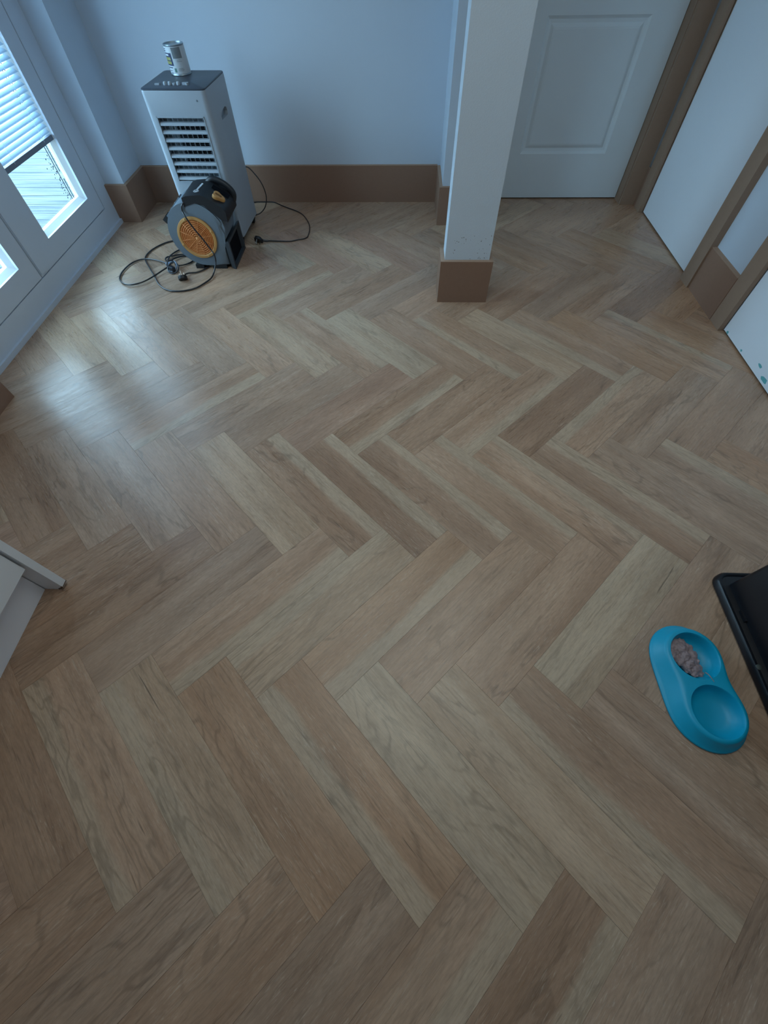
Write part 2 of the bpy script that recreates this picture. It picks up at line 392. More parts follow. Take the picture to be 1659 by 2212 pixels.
# far moulded door
def panel_door(name, x0, x1, yf, z0, z1, panels):
    bm = bmesh.new(); t = .04
    xs = sorted({x0, x1, *[p[0] for p in panels], *[p[1] for p in panels]}); zs = sorted({z0, z1, *[p[2] for p in panels], *[p[3] for p in panels]})
    V = {}
    def v(x, y, z):
        k = (round(x, 5), round(y, 5), round(z, 5))
        if k not in V: V[k] = bm.verts.new((x, y, z))
        return V[k]
    for i in range(len(xs)-1):
        for j in range(len(zs)-1):
            a, b, c, d = xs[i], xs[i+1], zs[j], zs[j+1]
            if any(abs(p[0]-a) < 1e-4 and abs(p[2]-c) < 1e-4 for p in panels):
                prof = [(0, 0), (.012, .009), (.026, .011), (.040, .003), (.048, .0015)]
                for (o0, d0), (o1, d1) in zip(prof, prof[1:]):
                    A = [(a+o0, c+o0), (b-o0, c+o0), (b-o0, d-o0), (a+o0, d-o0)]; B = [(a+o1, c+o1), (b-o1, c+o1), (b-o1, d-o1), (a+o1, d-o1)]
                    for k in range(4):
                        k2 = (k+1) % 4
                        bm.faces.new((v(A[k][0], yf+d0, A[k][1]), v(A[k2][0], yf+d0, A[k2][1]), v(B[k2][0], yf+d1, B[k2][1]), v(B[k][0], yf+d1, B[k][1])))
                bm.faces.new([v(*q) for q in ((B[0][0], yf+d1, B[0][1]), (B[1][0], yf+d1, B[1][1]), (B[2][0], yf+d1, B[2][1]), (B[3][0], yf+d1, B[3][1]))])
            else:
                bm.faces.new((v(a, yf, c), v(b, yf, c), v(b, yf, d), v(a, yf, d)))
    for a, b, c, d in ((x0, x0, z0, z1), (x1, x1, z0, z1)):
        bm.faces.new([bm.verts.new(q) for q in ((a, yf, c), (a, yf+t, c), (a, yf+t, d), (a, yf, d))])
    for z in (z0, z1): bm.faces.new([bm.verts.new(q) for q in ((x0, yf, z), (x1, yf, z), (x1, yf+t, z), (x0, yf+t, z))])
    bm.faces.new([bm.verts.new(q) for q in ((x0, yf+t, z0), (x1, yf+t, z0), (x1, yf+t, z1), (x0, yf+t, z1))])
    return S(fin(name, bm, DOORP))
panel_door('door_1', .569, 1.403, 3.283, .007, 2.02, [(.722, 1.243, .235, .79), (.722, 1.243, .98, 1.88)])
S(boxes('light_block_hall', [(.20, 1.70, 3.36, 3.40, -.12, 2.4)], GASK))  # unseen black slab added to stop light leaking round the hall door
d = S(box('door_2', (1.522, 1.556, 2.302, 3.066, .008, 2.02), DOORW, bevel=.0015))
d = S(box('door_3', (1.524, 1.558, 1.058, 1.832, .008, 2.02), DOORW, bevel=.0015))
bm = bmesh.new()
for (yy, zz, ww, hh) in ((1.80, .006, .012, .014), (1.52, .035, .02, .016), (1.455, .012, .03, .022), (1.40, .02, .03, .02), (1.66, .012, .01, .01)):
    pts = [(yy+ww*math.cos(t*.7)*random.uniform(.5, 1), zz+hh*.6+hh*math.sin(t*.7)*random.uniform(.3, .6)) for t in range(9)]
    prism(bm, pts, 1.5234, 1.5241, 'X')
fin('paint_smear', bm, TEAL, d)
S(boxes('light_block_right', [(1.62, 1.66, -2.3, 3.40, -.12, 2.4)], GASK))  # unseen black slab added behind the right wall to keep light out
# flaked paint spots low on the pillar
bm = bmesh.new(); rg = random.Random(3)
for k in range(34):
    x = rg.choice([rg.uniform(.23, .40), rg.uniform(.35, .41)]); z = .197+rg.random()**1.6*.10+.004
    if k > 24: z = .275+rg.uniform(-.01, .012); x = rg.uniform(.24, .36)
    r = rg.uniform(.0008, .0024)
    prism(bm, [(x+r*1.3*math.cos(a*1.05)*rg.uniform(.6, 1.2), z+r*math.sin(a*1.05)*rg.uniform(.6, 1.2)) for a in range(6)], 2.0774, 2.0782, 'Y')
fin('flaked_spot', bm, pmat('flaked_paint', (.26, .27, .28), .8), bpy.data.objects['wall_pillar'])['kind'] = 'stuff'

# ---------------------------------------------------------------- patio door
XF = -1.79
pd = S(boxes('door_4', [(XF-.07, XF, 2.840, 2.962, .022, 2.12), (XF-.07, XF, 1.331, 1.454, .022, 2.12), (XF-.07, XF, 1.454, 2.840, .022, .114), (XF-.07, XF, 1.454, 2.840, 2.03, 2.12)], UPVC, bevel=.003))
box('threshold', (XF-.09, XF+.012, 1.331, 2.950, .0, .022), UPVC, pd, bevel=.004)
boxes('gasket', [(XF-.06, XF-.012, 2.836, 2.840, .114, 2.03), (XF-.06, XF-.012, 1.454, 2.840, .114, .1175), (XF-.06, XF-.012, 2.054, 2.058, .114, 2.03)], GASK, pd)
def leaf(y0, y1, g0, g1):
    z0, z1, h0, h1 = .118, 2.026, .208, 1.94
    L = boxes('door_leaf', [(XF-.062, XF-.001, y0, g0, z0, z1), (XF-.062, XF-.001, g1, y1, z0, z1), (XF-.062, XF-.001, g0, g1, z0, h0), (XF-.062, XF-.001, g0, g1, h1, z1)], UPVC, pd, bevel=.0025)
    q = .018   # chamfered glazing bead around the pane
    bm = bmesh.new(); xg = XF-.034
    O = [(g0, h0), (g1, h0), (g1, h1), (g0, h1)]; I = [(g0+q, h0+q), (g1-q, h0+q), (g1-q, h1-q), (g0+q, h1-q)]
    for k in range(4):
        k2 = (k+1) % 4
        a = [(XF-.012, *O[k]), (XF-.012, *O[k2]), (xg, *I[k2]), (xg, *I[k])]
        b = [(xg-.02, *O[k]), (xg-.02, *O[k2]), (xg-.02, *I[k2]), (xg-.02, *I[k])]
        va = [bm.verts.new(p) for p in a]; vb = [bm.verts.new(p) for p in b]
        bm.faces.new(va); bm.faces.new(vb)
        for i in range(4): bm.faces.new((va[i], va[(i+1) % 4], vb[(i+1) % 4], vb[i]))
    fin('glazing_bead', bm, BEAD, L)
    box('pane', (xg-.016, xg-.010, g0+.004, g1-.004, h0+.004, h1-.004), GLASS, L)
    return L
l1 = leaf(2.060, 2.835, 2.256, 2.728)
l2 = leaf(1.459, 2.053, 1.570, 1.958)
box('astragal', (XF-.001, XF+.006, 2.062, 2.186, .13, 2.02), UPVC, l1, bevel=.003)
# spacer strips seen inside the far pane
boxes('spacer', [(XF-.053, XF-.0505, 2.690, 2.695, .225, .315), (XF-.053, XF-.0505, 2.690, 2.695, .345, 1.9), (XF-.053, XF-.0505, 2.672, 2.676, .225, 1.9)], GASK, l1)
bm = bmesh.new(); rg = random.Random(5)
for k in range(46):
    z = rg.uniform(.235, .43); y = 2.655-abs(rg.gauss(0, .022)); r = rg.uniform(.0016, .0038)
    prism(bm, [(y+r*math.cos(a)*rg.uniform(.6, 1.5), z+r*math.sin(a)*rg.uniform(.6, 1.5)) for a in (0, 1.2, 2.5, 3.6, 5)], XF-.0430, XF-.0424, 'X')
o = fin('dirt_speck', bm, SPECK, l1); o['kind'] = 'stuff'

def blind(y0, y1, zb, zt, label, slope):
    root = empty('venetian_blind', (XF-.022, (y0+y1)/2, zt)); hw = (y1-y0)/2
    bm = bmesh.new(); ns = 4; w_ = .0125; tilt = R(30); prof = []
    for i in range(ns+1):
        u = -w_+2*w_*i/ns; cr = .0018*(1-(u/w_)**2)
        prof.append((u*math.cos(tilt)+cr*math.sin(tilt), -u*math.sin(tilt)+cr*math.cos(tilt)))
    top = [[(x, s*hw*.992, z+.0002) for x, z in prof] for s in (-1, 1)]; bot = [[(x, s*hw*.992, z-.0002) for x, z in prof][::-1] for s in (-1, 1)]
    loft(bm, [top[0]+bot[0], top[1]+bot[1]])
    bmesh.ops.recalc_face_normals(bm, faces=bm.faces[:])
    me = bpy.data.meshes.new('slat'); bm.to_mesh(me); bm.free(); me.materials.append(SLAT)
    z = zb+.028; k = 0
    while z < zt-.04:
        s = bpy.data.objects.new('slat', me); link(s, root); s.location = (0, 0, z-zt); z += .0215; k += 1
    box('bottom_rail', (-.010, .010, -hw, hw, zb-zt-.008, zb-zt+.012), pmat('rail_grey', (.17, .20, .26), .5), root, bevel=.002)
    box('head_rail', (-.013, .013, -hw, hw, -.03, 0), SLAT, root, bevel=.002)
    for yy in (-hw*.62, hw*.62):
        bm = bmesh.new(); tube(bm, [Vector((.0125, yy, -.01)), Vector((.0125, yy, zb-zt+.004))], .0006, 5); tube(bm, [Vector((-.0125, yy, -.01)), Vector((-.0125, yy, zb-zt+.004))], .0006, 5)
        fin('ladder_cord', bm, BEAD, root)
    tag(root, label, 'blind', 'slatted blinds on the patio door')
    return root
blind(2.262, 2.722, .478, 1.93, 'pale slatted venetian blind half lowered over the far patio door pane', 0)
blind(1.576, 1.952, .478, 1.93, 'pale slatted venetian blind on the nearer patio door leaf beside the meeting stile', 0)

# ---------------------------------------------------------------- outside
deck = S(box('decking', (-7.5, -1.90, -3.5, 6.5, -.30, -.094), SUB))
bm = bmesh.new(); abox(bm, -2.8, 2.8, -.07, .07, -.012, .012)
db = fin('deck_board', bm, DECK, deck, bevel=.003); db.location = (-4.72, -3.4, -.080)
for k in range(1, 66):
    c = db.copy(); C.objects.link(c); c.parent = deck; c.location = (-4.72, -3.4+.146*k, -.080)

# ---------------------------------------------------------------- kitchen unit
kc = empty('kitchen_cabinet', (-1.34, .0, 0))
def K(b): return (b[0]+1.34, b[1]+1.34, b[2], b[3], b[4], b[5])
box('carcass', K((-1.655, -1.055, -.74, .466, .15, .87)), CABW, kc)
box('door', K((-1.054, -1.030, -.130, .462, .158, .868)), CABW, kc, bevel=.004, smooth=True)
box('door', K((-1.054, -1.030, -.735, -.134, .158, .868)), CABW, kc, bevel=.004, smooth=True)  # unseen near half of the run, added to darken the floor beside it
box('plinth', K((-1.106, -1.088, -.74, .466, .0, .149)), CABP, kc, bevel=.002)
# end panel with a chipped lower front corner
bm = bmesh.new()
prism(bm, [(-.315, 0), (.300, 0), (.303, .004), (.309, .003), (.312, .010), (.317, .011), (.320, .018), (.320, .87), (-.315, .87)], .468, .490, 'Y')
ep = fin('end_panel', bm, CABW, kc, bevel=.0012)
bm = bmesh.new()
prism(bm, [(.296, .0003), (.300, .0003), (.303, .0043), (.309, .0033), (.312, .0103), (.317, .0113), (.3203, .0183), (.3190, .026), (.313, .017), (.305, .011), (.297, .006)], .4674, .4906, 'Y')
fin('chipped_corner', bm, CHIP, ep)
tag(kc, 'white kitchen base cabinet at the left edge with a chipped end panel corner', 'cabinet')

# ---------------------------------------------------------------- black box
bx = empty('storage_box', (1.24, .23, 0))
def rrect(x0, x1, y0, y1, r, n=6):
    out = []
    for cx, cy, a0 in ((x1-r, y1-r, 0), (x0+r, y1-r, 90), (x0+r, y0+r, 180), (x1-r, y0+r, 270)):
        for k in range(n+1): a = R(a0+90*k/n); out.append((cx+r*math.cos(a), cy+r*math.sin(a)))
    return out
def ring(x0, x1, y0, y1, r, z): return [(p[0], p[1], z) for p in rrect(x0, x1, y0, y1, r)]
bm = bmesh.new(); a, b, c, dd = -.268, .255, -.42, .338
loft(bm, [ring(a+.004, b, c, dd-.004, .035, 0), ring(a-.001, b, c, dd, .037, .006), ring(a, b, c, dd, .037, .022), ring(a+.004, b-.003, c+.003, dd-.004, .034, .028),
          ring(a+.009, b-.006, c+.006, dd-.009, .030, .028), ring(a+.014, b-.008, c+.008, dd-.014, .026, .024), ring(a+.028, b-.012, c+.012, dd-.036, .014, .026)], cap1=True)
fin('base_flange', bm, BLKB, bx, smooth=True)
bm = bmesh.new()
loft(bm, [ring(a+.030, b-.012, c+.012, dd-.038, .012, .020), ring(a+.030, b-.012, c+.012, dd-.038, .012, .030), ring(a+.038, b-.016, c+.018, dd-.044, .014, .36), ring(a+.046, b-.024, c+.026, dd-.052, .014, .372)], cap1=True)
fin('body', bm, BLKB, bx, smooth=True)
bm = bmesh.new(); lathe(bm, [(.0, .0), (.0075, .0), (.0075, .002), (.006, .0032), (0, .0034)], 16, Matrix.Translation((-.258, .058, .0265)))
fin('stud', bm, pmat('stud_grey', (.045, .055, .05), .6), bx, smooth=True)['label'] = 'small grey round stud'
bm = bmesh.new(); abox(bm, -.244, -.238, .182, .214, .024, .034); fin('catch', bm, BLKB, bx, bevel=.002, smooth=True)
tag(bx, 'black plastic box with a flanged base standing right of the turquoise bowl', 'box')

# ---------------------------------------------------------------- turquoise double bowl
BA, BB_ = Vector((.812, .312)), Vector((.818, .175))
def sdf(p, ra, rb):
    d1 = (p-BA).length-ra; d2 = (p-BB_).length-rb; k = .085
    h = max(k-abs(d1-d2), 0)/k
    return min(d1, d2)-h*h*k*.25
def outline(off, n=72):
    c0 = (BA+BB_)/2; out = []
    for i in range(n):
        t = 2*math.pi*i/n; u = Vector((math.cos(t), math.sin(t))); lo, hi = 0, .3
        lx = max(0, -math.cos(t))**2*off*.35
        for _ in range(26):
            mid = (lo+hi)/2
            if sdf(c0+u*mid, .068+off+lx, .070+off+lx) < 0: lo = mid
            else: hi = mid
        out.append(c0+u*lo)
    return out
bm = bmesh.new()
loft(bm, [[(p.x, p.y, z) for p in outline(o_)] for o_, z in ((.021, 0), (.023, .002), (.023, .006), (.020, .009), (.017, .011), (.006, .038), (.003, .0425), (-.002, .044))])
bowl = fin('double_bowl', bm, BLUE)
cut = bmesh.new()
for ctr, r0, dep in ((BA+Vector((.002, -.002)), .0605, .005), (BB_+Vector((.002, -.002)), .0615, .010)):
    T = Matrix.Translation((ctr.x, ctr.y, 0))
    z0 = dep
    lathe(cut, [(.0, z0), (r0*.55, z0+.001), (r0*.78, z0+.006), (r0*.90, z0+.016), (r0*.985, .038), (r0*1.0, .041), (r0*1.05, .046), (r0*1.05, .06), (0, .06)], 48, T)
cutter = fin('cutter', cut, BLUE)
md = bowl.modifiers.new('b', 'BOOLEAN'); md.operation = 'DIFFERENCE'; md.object = cutter; md.solver = 'EXACT'
bpy.context.view_layer.update()
dg = bpy.context.evaluated_depsgraph_get(); me = bpy.data.meshes.new_from_object(bowl.evaluated_get(dg))
bowl.modifiers.clear(); bowl.data = me; bpy.data.objects.remove(cutter)
for p in me.polygons: p.use_smooth = True
me.set_sharp_from_angle(angle=R(50))
tag(bowl, 'turquoise plastic double pet bowl on the floor beside the black box', 'pet bowl')
# leftover food: lumpy mass against the left side of the far well
bm = bmesh.new(); rg = random.Random(4)
lumps = [(.786, .352, .020, .020), (.803, .350, .018, .020), (.776, .336, .018, .022), (.797, .332, .021, .026), (.818, .337, .016, .022), (.777, .316, .017, .022), (.800, .313, .020, .026), (.822, .318, .015, .022),
         (.785, .298, .016, .023), (.808, .296, .018, .026), (.826, .301, .013, .020), (.797, .281, .015, .022), (.816, .280, .015, .023), (.832, .285, .011, .018), (.812, .266, .011, .022), (.826, .268, .010, .019), (.836, .272, .007, .016)]
for x, y, r, z in lumps:
    mt = Matrix.Translation((x, y, z-.004)) @ Matrix.Rotation(rg.uniform(0, 6), 4, 'Z') @ Matrix.Diagonal((r*rg.uniform(.8, 1.05), r*rg.uniform(.7, 1), r*.55, 1))
    bmesh.ops.create_icosphere(bm, subdivisions=2, radius=1, matrix=mt)
food = fin('pet_food', bm, FOODM, smooth='all')
rm = food.modifiers.new('r', 'REMESH'); rm.mode = 'VOXEL'; rm.voxel_size = .0018
tx = bpy.data.textures.new('lump', 'CLOUDS'); tx.noise_scale = .010
dm = food.modifiers.new('d', 'DISPLACE'); dm.texture = tx; dm.strength = .009; dm.mid_level = .5
bpy.context.view_layer.update(); dg = bpy.context.evaluated_depsgraph_get(); me = bpy.data.meshes.new_from_object(food.evaluated_get(dg)); food.modifiers.clear(); food.data = me
for p in me.polygons: p.use_smooth = True
if not me.materials: me.materials.append(FOODM)
tag(food, 'leftover grey pink wet pet food in the far well of the turquoise bowl', 'pet food')
bm = bmesh.new(); tube(bm, catmull([(.829, .268, .036), (.831, .262, .0415), (.833, .254, .0442), (.837, .243, .0444)], 4), lambda t: .0018*(1-t*.6), 6)
fin('food_smear', bm, FOODM, food, smooth='all')

# ---------------------------------------------------------------- air cooler
AC = empty('air_cooler', (-1.0665, 2.806, 0), R(-2.2))
hx, hy = .1545, .165; ZB, ZT = .042, .668
bm = bmesh.new()
def ac_ring(z, d=0, r=.022): return [(p[0], p[1], z) for p in rrect(-hx+d, hx-d, -hy+d, hy-d, r)]
loft(bm, [ac_ring(ZB, .006), ac_ring(ZB+.006), ac_ring(ZT-.010), ac_ring(ZT-.006, .001)])
body = fin('casing', bm, COOLW, AC)
# opening for the grille and the side hand-hold
GX0, GX1, GZ0, GZ1 = -.118, .118, .313, .573
cb_ = bmesh.new(); abox(cb_, GX0, GX1, -.2, -.085, GZ0, GZ1)
prism(cb_, [(-.030, .528), (-.027, .550), (.045, .562), (.068, .556), (.074, .540), (.070, .527)], hx-.020, hx+.03, 'X')
cutter = fin('cutter', cb_, COOLW, AC)
md = body.modifiers.new('b', 'BOOLEAN'); md.operation = 'DIFFERENCE'; md.object = cutter; md.solver = 'EXACT'
bpy.context.view_layer.update(); dg = bpy.context.evaluated_depsgraph_get(); me = bpy.data.meshes.new_from_object(body.evaluated_get(dg))
body.modifiers.clear(); body.data = me; bpy.data.objects.remove(cutter)
for p in me.polygons: p.use_smooth = True
me.set_sharp_from_angle(angle=R(30))
bm = bmesh.new(); loft(bm, [ac_ring(ZT-.008, .0015, .02), ac_ring(ZT-.002, .0015, .02), ac_ring(ZT, .004, .018)]); tp = fin('top_panel', bm, COOLT, AC, smooth=True)
bm = bmesh.new()
for a_, b_ in ((GX0, GX0+.005), (GX1-.005, GX1)): abox(bm, a_, b_, -.168, -.158, GZ0, GZ1)
abox(bm, GX0, GX1, -.168, -.158, GZ1-.005, GZ1); abox(bm, GX0, GX1, -.168, -.158, GZ0, GZ0+.004)
fin('grille_frame', bm, COOLW, AC)
lm = bmesh.new(); prism(lm, [(-.0, .002), (.001, .0085), (.005, .0125), (.016, .0150), (.016, .0128), (.007, .0100), (.0035, .0060), (.003, .001)], GX0+.007, GX1-.007, 'X')
louv = fin('louvre', lm, COOLW, AC, bevel=.0008); NL = 8; pitch = (GZ1-GZ0-.012)/NL
louv.location = (0, -.166, GZ0+.007)
for k in range(1, NL):
    c = louv.copy(); C.objects.link(c); c.parent = AC; c.location = (0, -.166, GZ0+.007+pitch*k)
for k in range(9):
    x = GX0+.018+k*(GX1-GX0-.036)/8
    o = box('vertical_vane', (x-.0009, x+.0009, -.147, -.139, GZ0+.004, GZ1-.004), COOLW, AC)
box('mesh_backing', (GX0+.001, GX1-.001, -.130, -.120, GZ0+.001, GZ1-.001), COOLG, AC)
boxes('grille_shade', [(-.045, GX1-.004, -.134, -.1305, GZ0+2*pitch+.010, GZ1-1.0*pitch-.012)], DARK, AC)  # black sheet painting the darkness deep behind the grille
bm = bmesh.new()
for k in range(5): abox(bm, -.045, GX1-.004, -.1365, -.1345, GZ0+pitch*(2.45+k)+.01, GZ0+pitch*(2.45+k)+.0122)
fin('wire_guard', bm, pmat('wire_grey', (.05, .07, .08), .5), AC)
bm = bmesh.new(); lathe(bm, [(0, 0), (.004, 0), (.004, .0015), (0, .0018)], 14, Matrix.Translation((.106, -hy, .628)) @ Matrix.Rotation(R(90), 4, 'X')); fin('sensor', bm, COOLG, AC, smooth=True)
box('hand_hold', (hx-.0215, hx-.0195, -.033, .077, .524, .565), COOLW, AC)
# controls: slider, knobs along the front edge of the top
for i, (x, kind_) in enumerate(((-.090, 's'), (-.052, 'k'), (-.029, 'k'), (-.009, 'f'), (.012, 'k'), (.046, 'w'))):
    bm = bmesh.new()
    if kind_ == 'k': lathe(bm, [(0, 0), (.0085, 0), (.0085, .004), (.0068, .010), (.005, .0115), (0, .012)], 18)
    elif kind_ == 'f': lathe(bm, [(0, 0), (.008, 0), (.0075, .006), (0, .007)], 18)
    elif kind_ == 's': abox(bm, -.011, .011, -.006, .006, 0, .005)
    else: abox(bm, -.014, .012, -.005, .006, 0, .008); lathe(bm, [(0, 0), (.008, 0), (.008, .008), (0, .009)], 14, Matrix.Translation((.008, 0, 0)))
    fin('knob', bm, COOLW, AC, smooth=True, bevel=.0008 if kind_ in 'sw' else 0).location = (x, -.098, ZT)
for sx in (-1, 1):
    for sy in (-1, 1):
        bm = bmesh.new(); Mx = Matrix.Translation((sx*.125, sy*.135, .017)) @ Matrix.Rotation(R(90), 4, 'Y')
        lathe(bm, [(0, -.011), (.012, -.011), (.017, -.008), (.017, .008), (.012, .011), (0, .011)], 20, Mx)
        abox(bm, sx*.125-.014, sx*.125+.014, sy*.135-.008, sy*.135+.012, .022, .043)
        fin('caster', bm, RUBB, AC, smooth=True)
bm = bmesh.new(); abox(bm, -.08, .08, hy-.001, hy+.010, .18, .50); fin('rear_filter', bm, COOLW, AC, bevel=.003)
tag(AC, 'tall white portable air cooler with black top standing against the far wall', 'air cooler')

# can on top of the cooler
cx, cy, cz = -1.103, 2.905, ZT+.0004
can = empty('tin_can', (cx, cy, cz), R(0))
r = .0465; hc = .102
bm = bmesh.new(); lathe(bm, [(0, .0015), (r-.003, .0015), (r, .0), (r+.0012, .0015), (r, .004), (r, hc-.004), (r+.0012, hc-.002), (r, hc), (r-.003, hc), (r-.004, hc-.004), (0, hc-.0045)], 40)
fin('tin', bm, TINM, can, smooth=True)
def wrap(name, a0, a1, z0, z1, mat, d=.0005, parent=can, n=24):
    bm = bmesh.new(); n = max(3, int((a1-a0)/6)); R1 = r+d
    rings = []
    for k in range(n+1):
        a = R(a0+(a1-a0)*k/n); rings.append([(q*math.cos(a), q*math.sin(a), z) for q, z in ((r-.0003, z0), (R1, z0), (R1, z1), (r-.0003, z1))])
    loft(bm, rings); return fin(name, bm, mat, parent, smooth=True)
lab = wrap('paper_label', -200, 159, .006, hc-.006, PAPER)
wrap('grey_panel', -92, -40, .058, hc-.008, PAPG, .0008, lab)
wrap('navy_panel', -152, -100, .034, .076, NAVY, .0010, lab)
bm_done = []
for z0 in (.039, .052):
    for k, a0 in enumerate((-148, -138, -128, -118)):
        wrap('yellow_block', a0, a0+8, z0, z0+.010, YEL2, .0014, lab)
wrap('white_block', -147, -118, .066, .0725, PAPER, .0014, lab)
for a0, a1, z0, z1 in ((-160, -135, .080, .083), (-152, -134, .087, .0895), (-148, -112, .026, .029), (-140, -118, .008, .010), (-146, -122, .016, .018)):
    wrap('navy_line', a0, a1, z0, z1, NAVY, .0011, lab)
rg = random.Random(9)
for z in (.024, .020, .016, .052, .047):
    wrap('fine_print', -76+rg.uniform(-4, 4), -50+rg.uniform(-4, 6), z, z+.0012, PAPG, .0010, lab)
wrap('emblem', -103, -90, .012, .026, pmat('can_green', (.10, .22, .20), .5), .0010, lab)
tag(can, 'tin can with a white, navy and yellow label standing on the air cooler', 'tin can')

# ---------------------------------------------------------------- blower fan (air mover)
BL = empty('blower_fan', (-1.07, 2.38, 0))
def pts_housing():
    """snail outline in local x,z"""
    out = []
    cx_, cz_ = 0.0, .165
    for k in range(0, 41):                       # from upper right round over the top and left to the bottom
        a = R(18+ (252)*k/40); rr = .150+(.004*math.sin(a))
        out.append((cx_+rr*math.cos(a), cz_+rr*math.sin(a)))
    out += [(.03, .018), (.118, .018), (.120, .10), (.118, .135), (.126, .18)]
    return out
hp = pts_housing()
bm = bmesh.new(); prism(bm, hp, .0, .185, 'Y')
es = [e for e in bm.edges if all(abs(v.co.y) < 1e-5 for v in e.verts) or all(abs(v.co.y-.185) < 1e-5 for v in e.verts)]
bmesh.ops.bevel(bm, geom=es, offset=.016, segments=4, profile=.5, affect='EDGES')
hs = fin('housing', bm, GREYP, BL, smooth=True)
# upper shoulder collar under the cap
bm = bmesh.new(); prism(bm, [(.045, .295), (.055, .315), (.085, .305), (.145, .255), (.150, .20), (.140, .150), (.122, .150), (.122, .20), (.10, .262)], .004, .190, 'Y')
fin('shoulder', bm, GREYP, BL, smooth=True, bevel=.006)
# inlet ring + grille
GC = Matrix.Translation((-.008, -.001, .158)) @ Matrix.Rotation(R(90), 4, 'X')
def torus(bm, R_, r_, M, n=48, m=8):
    rings = []
    for k in range(n):
        a = 2*math.pi*k/n
        rings.append([M @ Vector(((R_+r_*math.cos(b))*math.cos(a), (R_+r_*math.cos(b))*math.sin(a), r_*math.sin(b))) for b in [2*math.pi*j/m for j in range(m)]])
    vs = [[bm.verts.new(p) for p in q] for q in rings]
    for k in range(n):
        for j in range(m): bm.faces.new((vs[k][j], vs[(k+1) % n][j], vs[(k+1) % n][(j+1) % m], vs[k][(j+1) % m]))
bm = bmesh.new(); lathe(bm, [(0, -.0), (.100, -.0), (.100, .003), (.098, .006), (.088, .007), (.083, .003), (.082, -.0)], 56, GC)
bmesh.ops.delete(bm, geom=[f for f in bm.faces if len(f.verts) > 20], context='FACES')
ring_ = fin('inlet_ring', bm, YELO, BL, smooth=True)
bm = bmesh.new(); lathe(bm, [(0, .0005), (.084, .0005), (.084, .0015), (0, .0015)], 48, GC); fin('fan_disc', bm, pmat('fan_wheel', (.50, .15, .028), .6), BL).name = 'fan_wheel'  # flat orange disc standing for the fan wheel behind the grille
bm = bmesh.new()
for k in range(9): torus(bm, .0075+.0088*k, .00135, GC @ Matrix.Translation((0, 0, .0085-.0006*k)), 40, 6)
for k in range(12):
    a = R(30*k+8); p0 = GC @ Vector((.006*math.cos(a), .006*math.sin(a), .0075)); p1 = GC @ Vector((.085*math.cos(a), .085*math.sin(a), .004)); tube(bm, [p0, (p0+p1)/2, p1], .0012, 6)
lathe(bm, [(0, .006), (.006, .006), (.006, .0095), (0, .010)], 14, GC)
fin('inlet_grille', bm, ORNG, BL, smooth='all')
for a in (20, 110, 200, 290):
    bm = bmesh.new(); lathe(bm, [(0, .0), (.0075, .0), (.0075, .007), (.005, .009), (0, .009)], 14, GC @ Matrix.Translation((.0915*math.cos(R(a)), .0915*math.sin(R(a)), 0)))
    fin('screw_lug', bm, YELO, BL, smooth=True)
# control cap
cap = [(-.020, .300), (-.018, .338), (.006, .346), (.078, .350), (.098, .343), (.168, .298), (.182, .275), (.180, .232), (.150, .240), (.118, .272), (.080, .306), (.040, .316)]
bm = bmesh.new(); prism(bm, cap, -.004, .196, 'Y'); cp = fin('control_cap', bm, BLKP, BL, smooth=True, bevel=.008, seg=3)
# knob on the right-hand slope
sl = Vector((.070, 0, -.045)).normalized(); nr = Vector((.045, 0, .070)).normalized()
KM = Matrix((sl.to_4d(), Vector((0, 1, 0, 0)), nr.to_4d(), Vector((0, 0, 0, 1)))).transposed(); KM[3] = (0, 0, 0, 1)
for i in range(3): KM[i][3] = (.142, .058, .3165)[i]
bm = bmesh.new(); prof = []
for k in range(30):
    a = 2*math.pi*k/30; rr = .029*(1+.20*math.cos(3*a)); prof.append((rr*math.cos(a), rr*math.sin(a)))
loft(bm, [[KM @ Vector((p[0]*s, p[1]*s, z)) for p in prof] for s, z in ((1.0, 0), (1.0, .009), (.9, .013), (.5, .0135))])
fin('switch_knob', bm, YELO, BL, smooth=True)['label'] = 'amber rotary knob'
bm = bmesh.new(); abox(bm, -.015, .015, -.008, .008, .0134, .0142)
for v in bm.verts: v.co = KM @ v.co
fin('knob_recess', bm, pmat('knob_brown', (.20, .09, .02), .6), BL)
# handle with a flat black sheet painting the shade of its hand slot
bm = bmesh.new(); hb = catmull([(.066, .178, .338), (.090, .180, .352), (.125, .182, .345), (.162, .182, .322), (.184, .180, .292), (.176, .176, .262)], 6); tube(bm, hb, .0145, 12)
fin('handle', bm, BLKP, BL, smooth='all')
bm = bmesh.new(); abox(bm, -.040, .045, -.018, .018, .0002, .0016)
M2 = KM.copy(); M2[0][3], M2[1][3], M2[2][3] = .138, .128, .319
for v in bm.verts: v.co = M2 @ v.co
fin('slot_shade', bm, DARK, BL)
# outlet
bm = bmesh.new()
def rect_ring(x, y0, y1, z0, z1): return [(x, y0, z0), (x, y1, z0), (x, y1, z1), (x, y0, z1)]
loft(bm, [rect_ring(.128, .0, .20, .010, .125), rect_ring(.140, -.004, .235, .002, .140), rect_ring(.152, -.006, .240, .000, .142), rect_ring(.152, .008, .226, .012, .128), rect_ring(.120, .014, .20, .018, .115)])
fin('outlet_flange', bm, pmat('flange_grey', (.028, .038, .048), .5), BL, bevel=.003, smooth=True)
box('outlet_shade', (.134, .137, .010, .224, .014, .126), DARK, BL)  # black sheet standing in for the shade inside the outlet mouth
# feet
for x0, x1 in ((-.075, -.030), (.02, .10)):
    box('foot', (x0, x1, .002, .18, .0, .02), RUBB, BL, bevel=.004)
